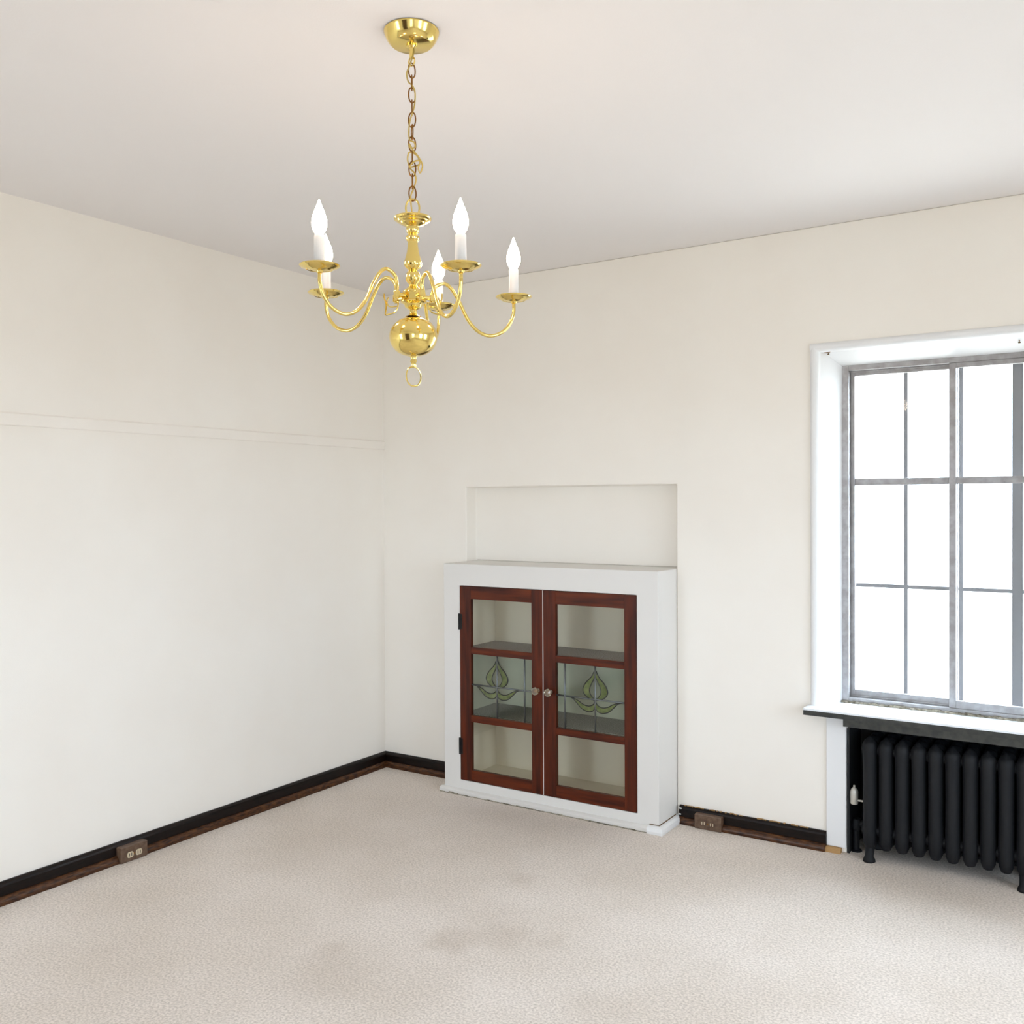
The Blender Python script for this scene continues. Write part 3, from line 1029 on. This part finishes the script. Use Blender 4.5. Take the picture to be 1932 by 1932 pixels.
# turned body
bm = bmesh.new()
lathe(bm, [(0, 2.152), (0.012, 2.153), (0.030, 2.151), (0.0445, 2.150), (0.046, 2.147), (0.0445, 2.144), (0.039, 2.142), (0.037, 2.139), (0.031, 2.137), (0.029, 2.134), (0.022, 2.131), (0.016, 2.128), (0.0135, 2.124), (0, 2.124)], 48)
hpart('top_pan', bm, M['brass'], ang=25)
prof = [(0, 2.126), (0.0155, 2.126), (0.0165, 2.120), (0.0145, 2.113), (0.0105, 2.110), (0.0115, 2.107), (0.0165, 2.104), (0.0170, 2.098), (0.0150, 2.094), (0.0120, 2.091),
        (0.0125, 2.082), (0.0150, 2.065), (0.0190, 2.050), (0.0217, 2.040), (0.0215, 2.034), (0.0180, 2.028), (0.0110, 2.023), (0.0095, 2.021),
        (0.0150, 2.017), (0.0180, 2.009), (0.0180, 2.001), (0.0155, 1.994), (0.0105, 1.989), (0.0090, 1.986), (0.0120, 1.982), (0.0190, 1.976), (0.0240, 1.972), (0.0250, 1.969), (0.0250, 1.967), (0, 1.967)]
bm = bmesh.new()
lathe(bm, prof, 40)
hpart('turned_column', bm, M['brass'], ang=40)
bm = bmesh.new()
lathe(bm, [(0, 1.9685), (0.025, 1.9685), (0.0275, 1.966), (0.0275, 1.949), (0.025, 1.946), (0, 1.946)], 10)
hpart('hub', bm, M['brass'], ang=20)
bm = bmesh.new()
lathe(bm, [(0, 1.947), (0.030, 1.947), (0.0315, 1.944), (0.026, 1.942), (0.0215, 1.938), (0.0195, 1.932), (0.0130, 1.928), (0.0085, 1.926), (0.0085, 1.918), (0.0110, 1.915), (0.0150, 1.912), (0.020, 1.909), (0, 1.905)], 40)
hpart('lower_cup', bm, M['brass'], ang=40)
bm = bmesh.new()
bp_ = []
for i in range(25):
    t = math.pi * i / 24
    s_, c_ = math.sin(t), math.cos(t)
    bp_.append((0.0585 * abs(s_) ** 0.86, 1.861 + 0.0475 * c_))
bp_[0] = (0, 1.9085); bp_[-1] = (0, 1.8135)
lathe(bm, bp_, 56)
hpart('globe', bm, M['brass'], ang=80)
bm = bmesh.new()
lathe(bm, [(0, 1.816), (0.010, 1.8145), (0.0075, 1.811), (0.0068, 1.805), (0.0082, 1.802), (0.0082, 1.800), (0.0062, 1.798), (0.0068, 1.790), (0.0052, 1.786), (0, 1.785)], 24)
hpart('finial', bm, M['brass'])
hpart('pull_ring', oval(1.7645, 0.0222, 0.0232, VA + 0.75, 0.0018), M['brass'])
# bent hooks at the hub
for az_, sg in ((VA + math.pi, 1), (VA + 0.05, 1)):
    bm = bmesh.new()
    pr = [(0.036, 1.945), (0.038, 1.932), (0.045, 1.921), (0.060, 1.916), (0.0675, 1.915), (0.066, 1.928), (0.066, 1.942), (0.070, 1.955), (0.0705, 1.966)]
    tube(bm, catmull([(r_ * math.cos(az_), r_ * math.sin(az_), zz) for r_, zz in pr], 4), 0.0019, 7)
    pr = [(0.037, 1.936), (0.050, 1.934), (0.060, 1.936), (0.064, 1.946), (0.060, 1.957)]
    tube(bm, catmull([(r_ * math.cos(az_), r_ * math.sin(az_), zz) for r_, zz in pr], 4), 0.0016, 7)
    hpart('hook', bm, M['brass'])

PROFILE = [(0.0475, -0.046), (0.0475, -0.035), (0.0470, -0.006), (0.0550, 0.014), (0.0760, 0.024), (0.0950, 0.012), (0.1150, -0.020), (0.1365, -0.062),
           (0.1610, -0.088), (0.1910, -0.098), (0.2220, -0.088), (0.2440, -0.064), (0.2535, -0.036), (0.2540, -0.012)]
BOB = [(0, -0.013), (0.0065, -0.013), (0.008, -0.009), (0.014, -0.008), (0.020, -0.0065), (0.022, -0.0075), (0.028, -0.0045), (0.030, -0.0055), (0.037, -0.002), (0.043, 0.000),
       (0.0458, 0.003), (0.0445, 0.0045), (0.036, 0.0025), (0.014, -0.001), (0, -0.001)]
BUL = [(0, 0.071), (0.0080, 0.071), (0.0088, 0.074), (0.0135, 0.081), (0.0168, 0.090), (0.0176, 0.099), (0.0164, 0.109), (0.0130, 0.121), (0.0086, 0.132), (0.0050, 0.141), (0.0027, 0.147), (0.0016, 0.151), (0, 0.152)]
ARMS = [(-106.0, 1.990, 1.007), (-170.3, 1.988, 0.99), (-26.3, 1.977, 0.985), (51.3, 1.971, 1.015), (113.0, 1.984, 0.98)]
first = None
for (az, zb, k_) in ARMS:
    ha = 1.9575 - zb
    pr = [(r_ * (k_ if r_ > 0.06 else 1), dz if i > 2 else (ha - 0.011, ha, -0.006)[i]) for i, (r_, dz) in enumerate(PROFILE)]
    bm = bmesh.new()
    tube(bm, catmull([(r_, 0, zz) for r_, zz in pr], 6), 0.0044, 12)
    arm = new_obj('arm', bm, M['brass'], ch, smooth=True)
    arm.location = (0, 0, zb - H)
    arm.rotation_euler = (0, 0, R(az))
    rr = pr[-1][0]
    bm = bmesh.new()
    tube(bm, [(0.022, 0, ha), (0.044, 0, ha)], 0.0058, 12)
    box(bm, 0.0415, 0.0535, -0.006, 0.006, ha - 0.0085, ha + 0.0085)
    new_obj('collar', bm, M['brass'], arm, bevel=0.001)
    bm = bmesh.new(); lathe(bm, BOB, 40)
    o = auto_smooth(new_obj('drip_pan', bm, M['brass'], arm), 25); o.location = (rr, 0, 0)
    bm = bmesh.new(); lathe(bm, [(0, -0.002), (0.0118, -0.002), (0.0122, 0.0), (0.0122, 0.069), (0.0112, 0.0712), (0, 0.0712)], 24)
    o = auto_smooth(new_obj('candle_sleeve', bm, M['candle'], arm), 35); o.location = (rr, 0, 0)
    bm = bmesh.new(); lathe(bm, BUL, 24)
    o = new_obj('bulb', bm, M['bulb'], arm, smooth=True); o.location = (rr, 0, 0)
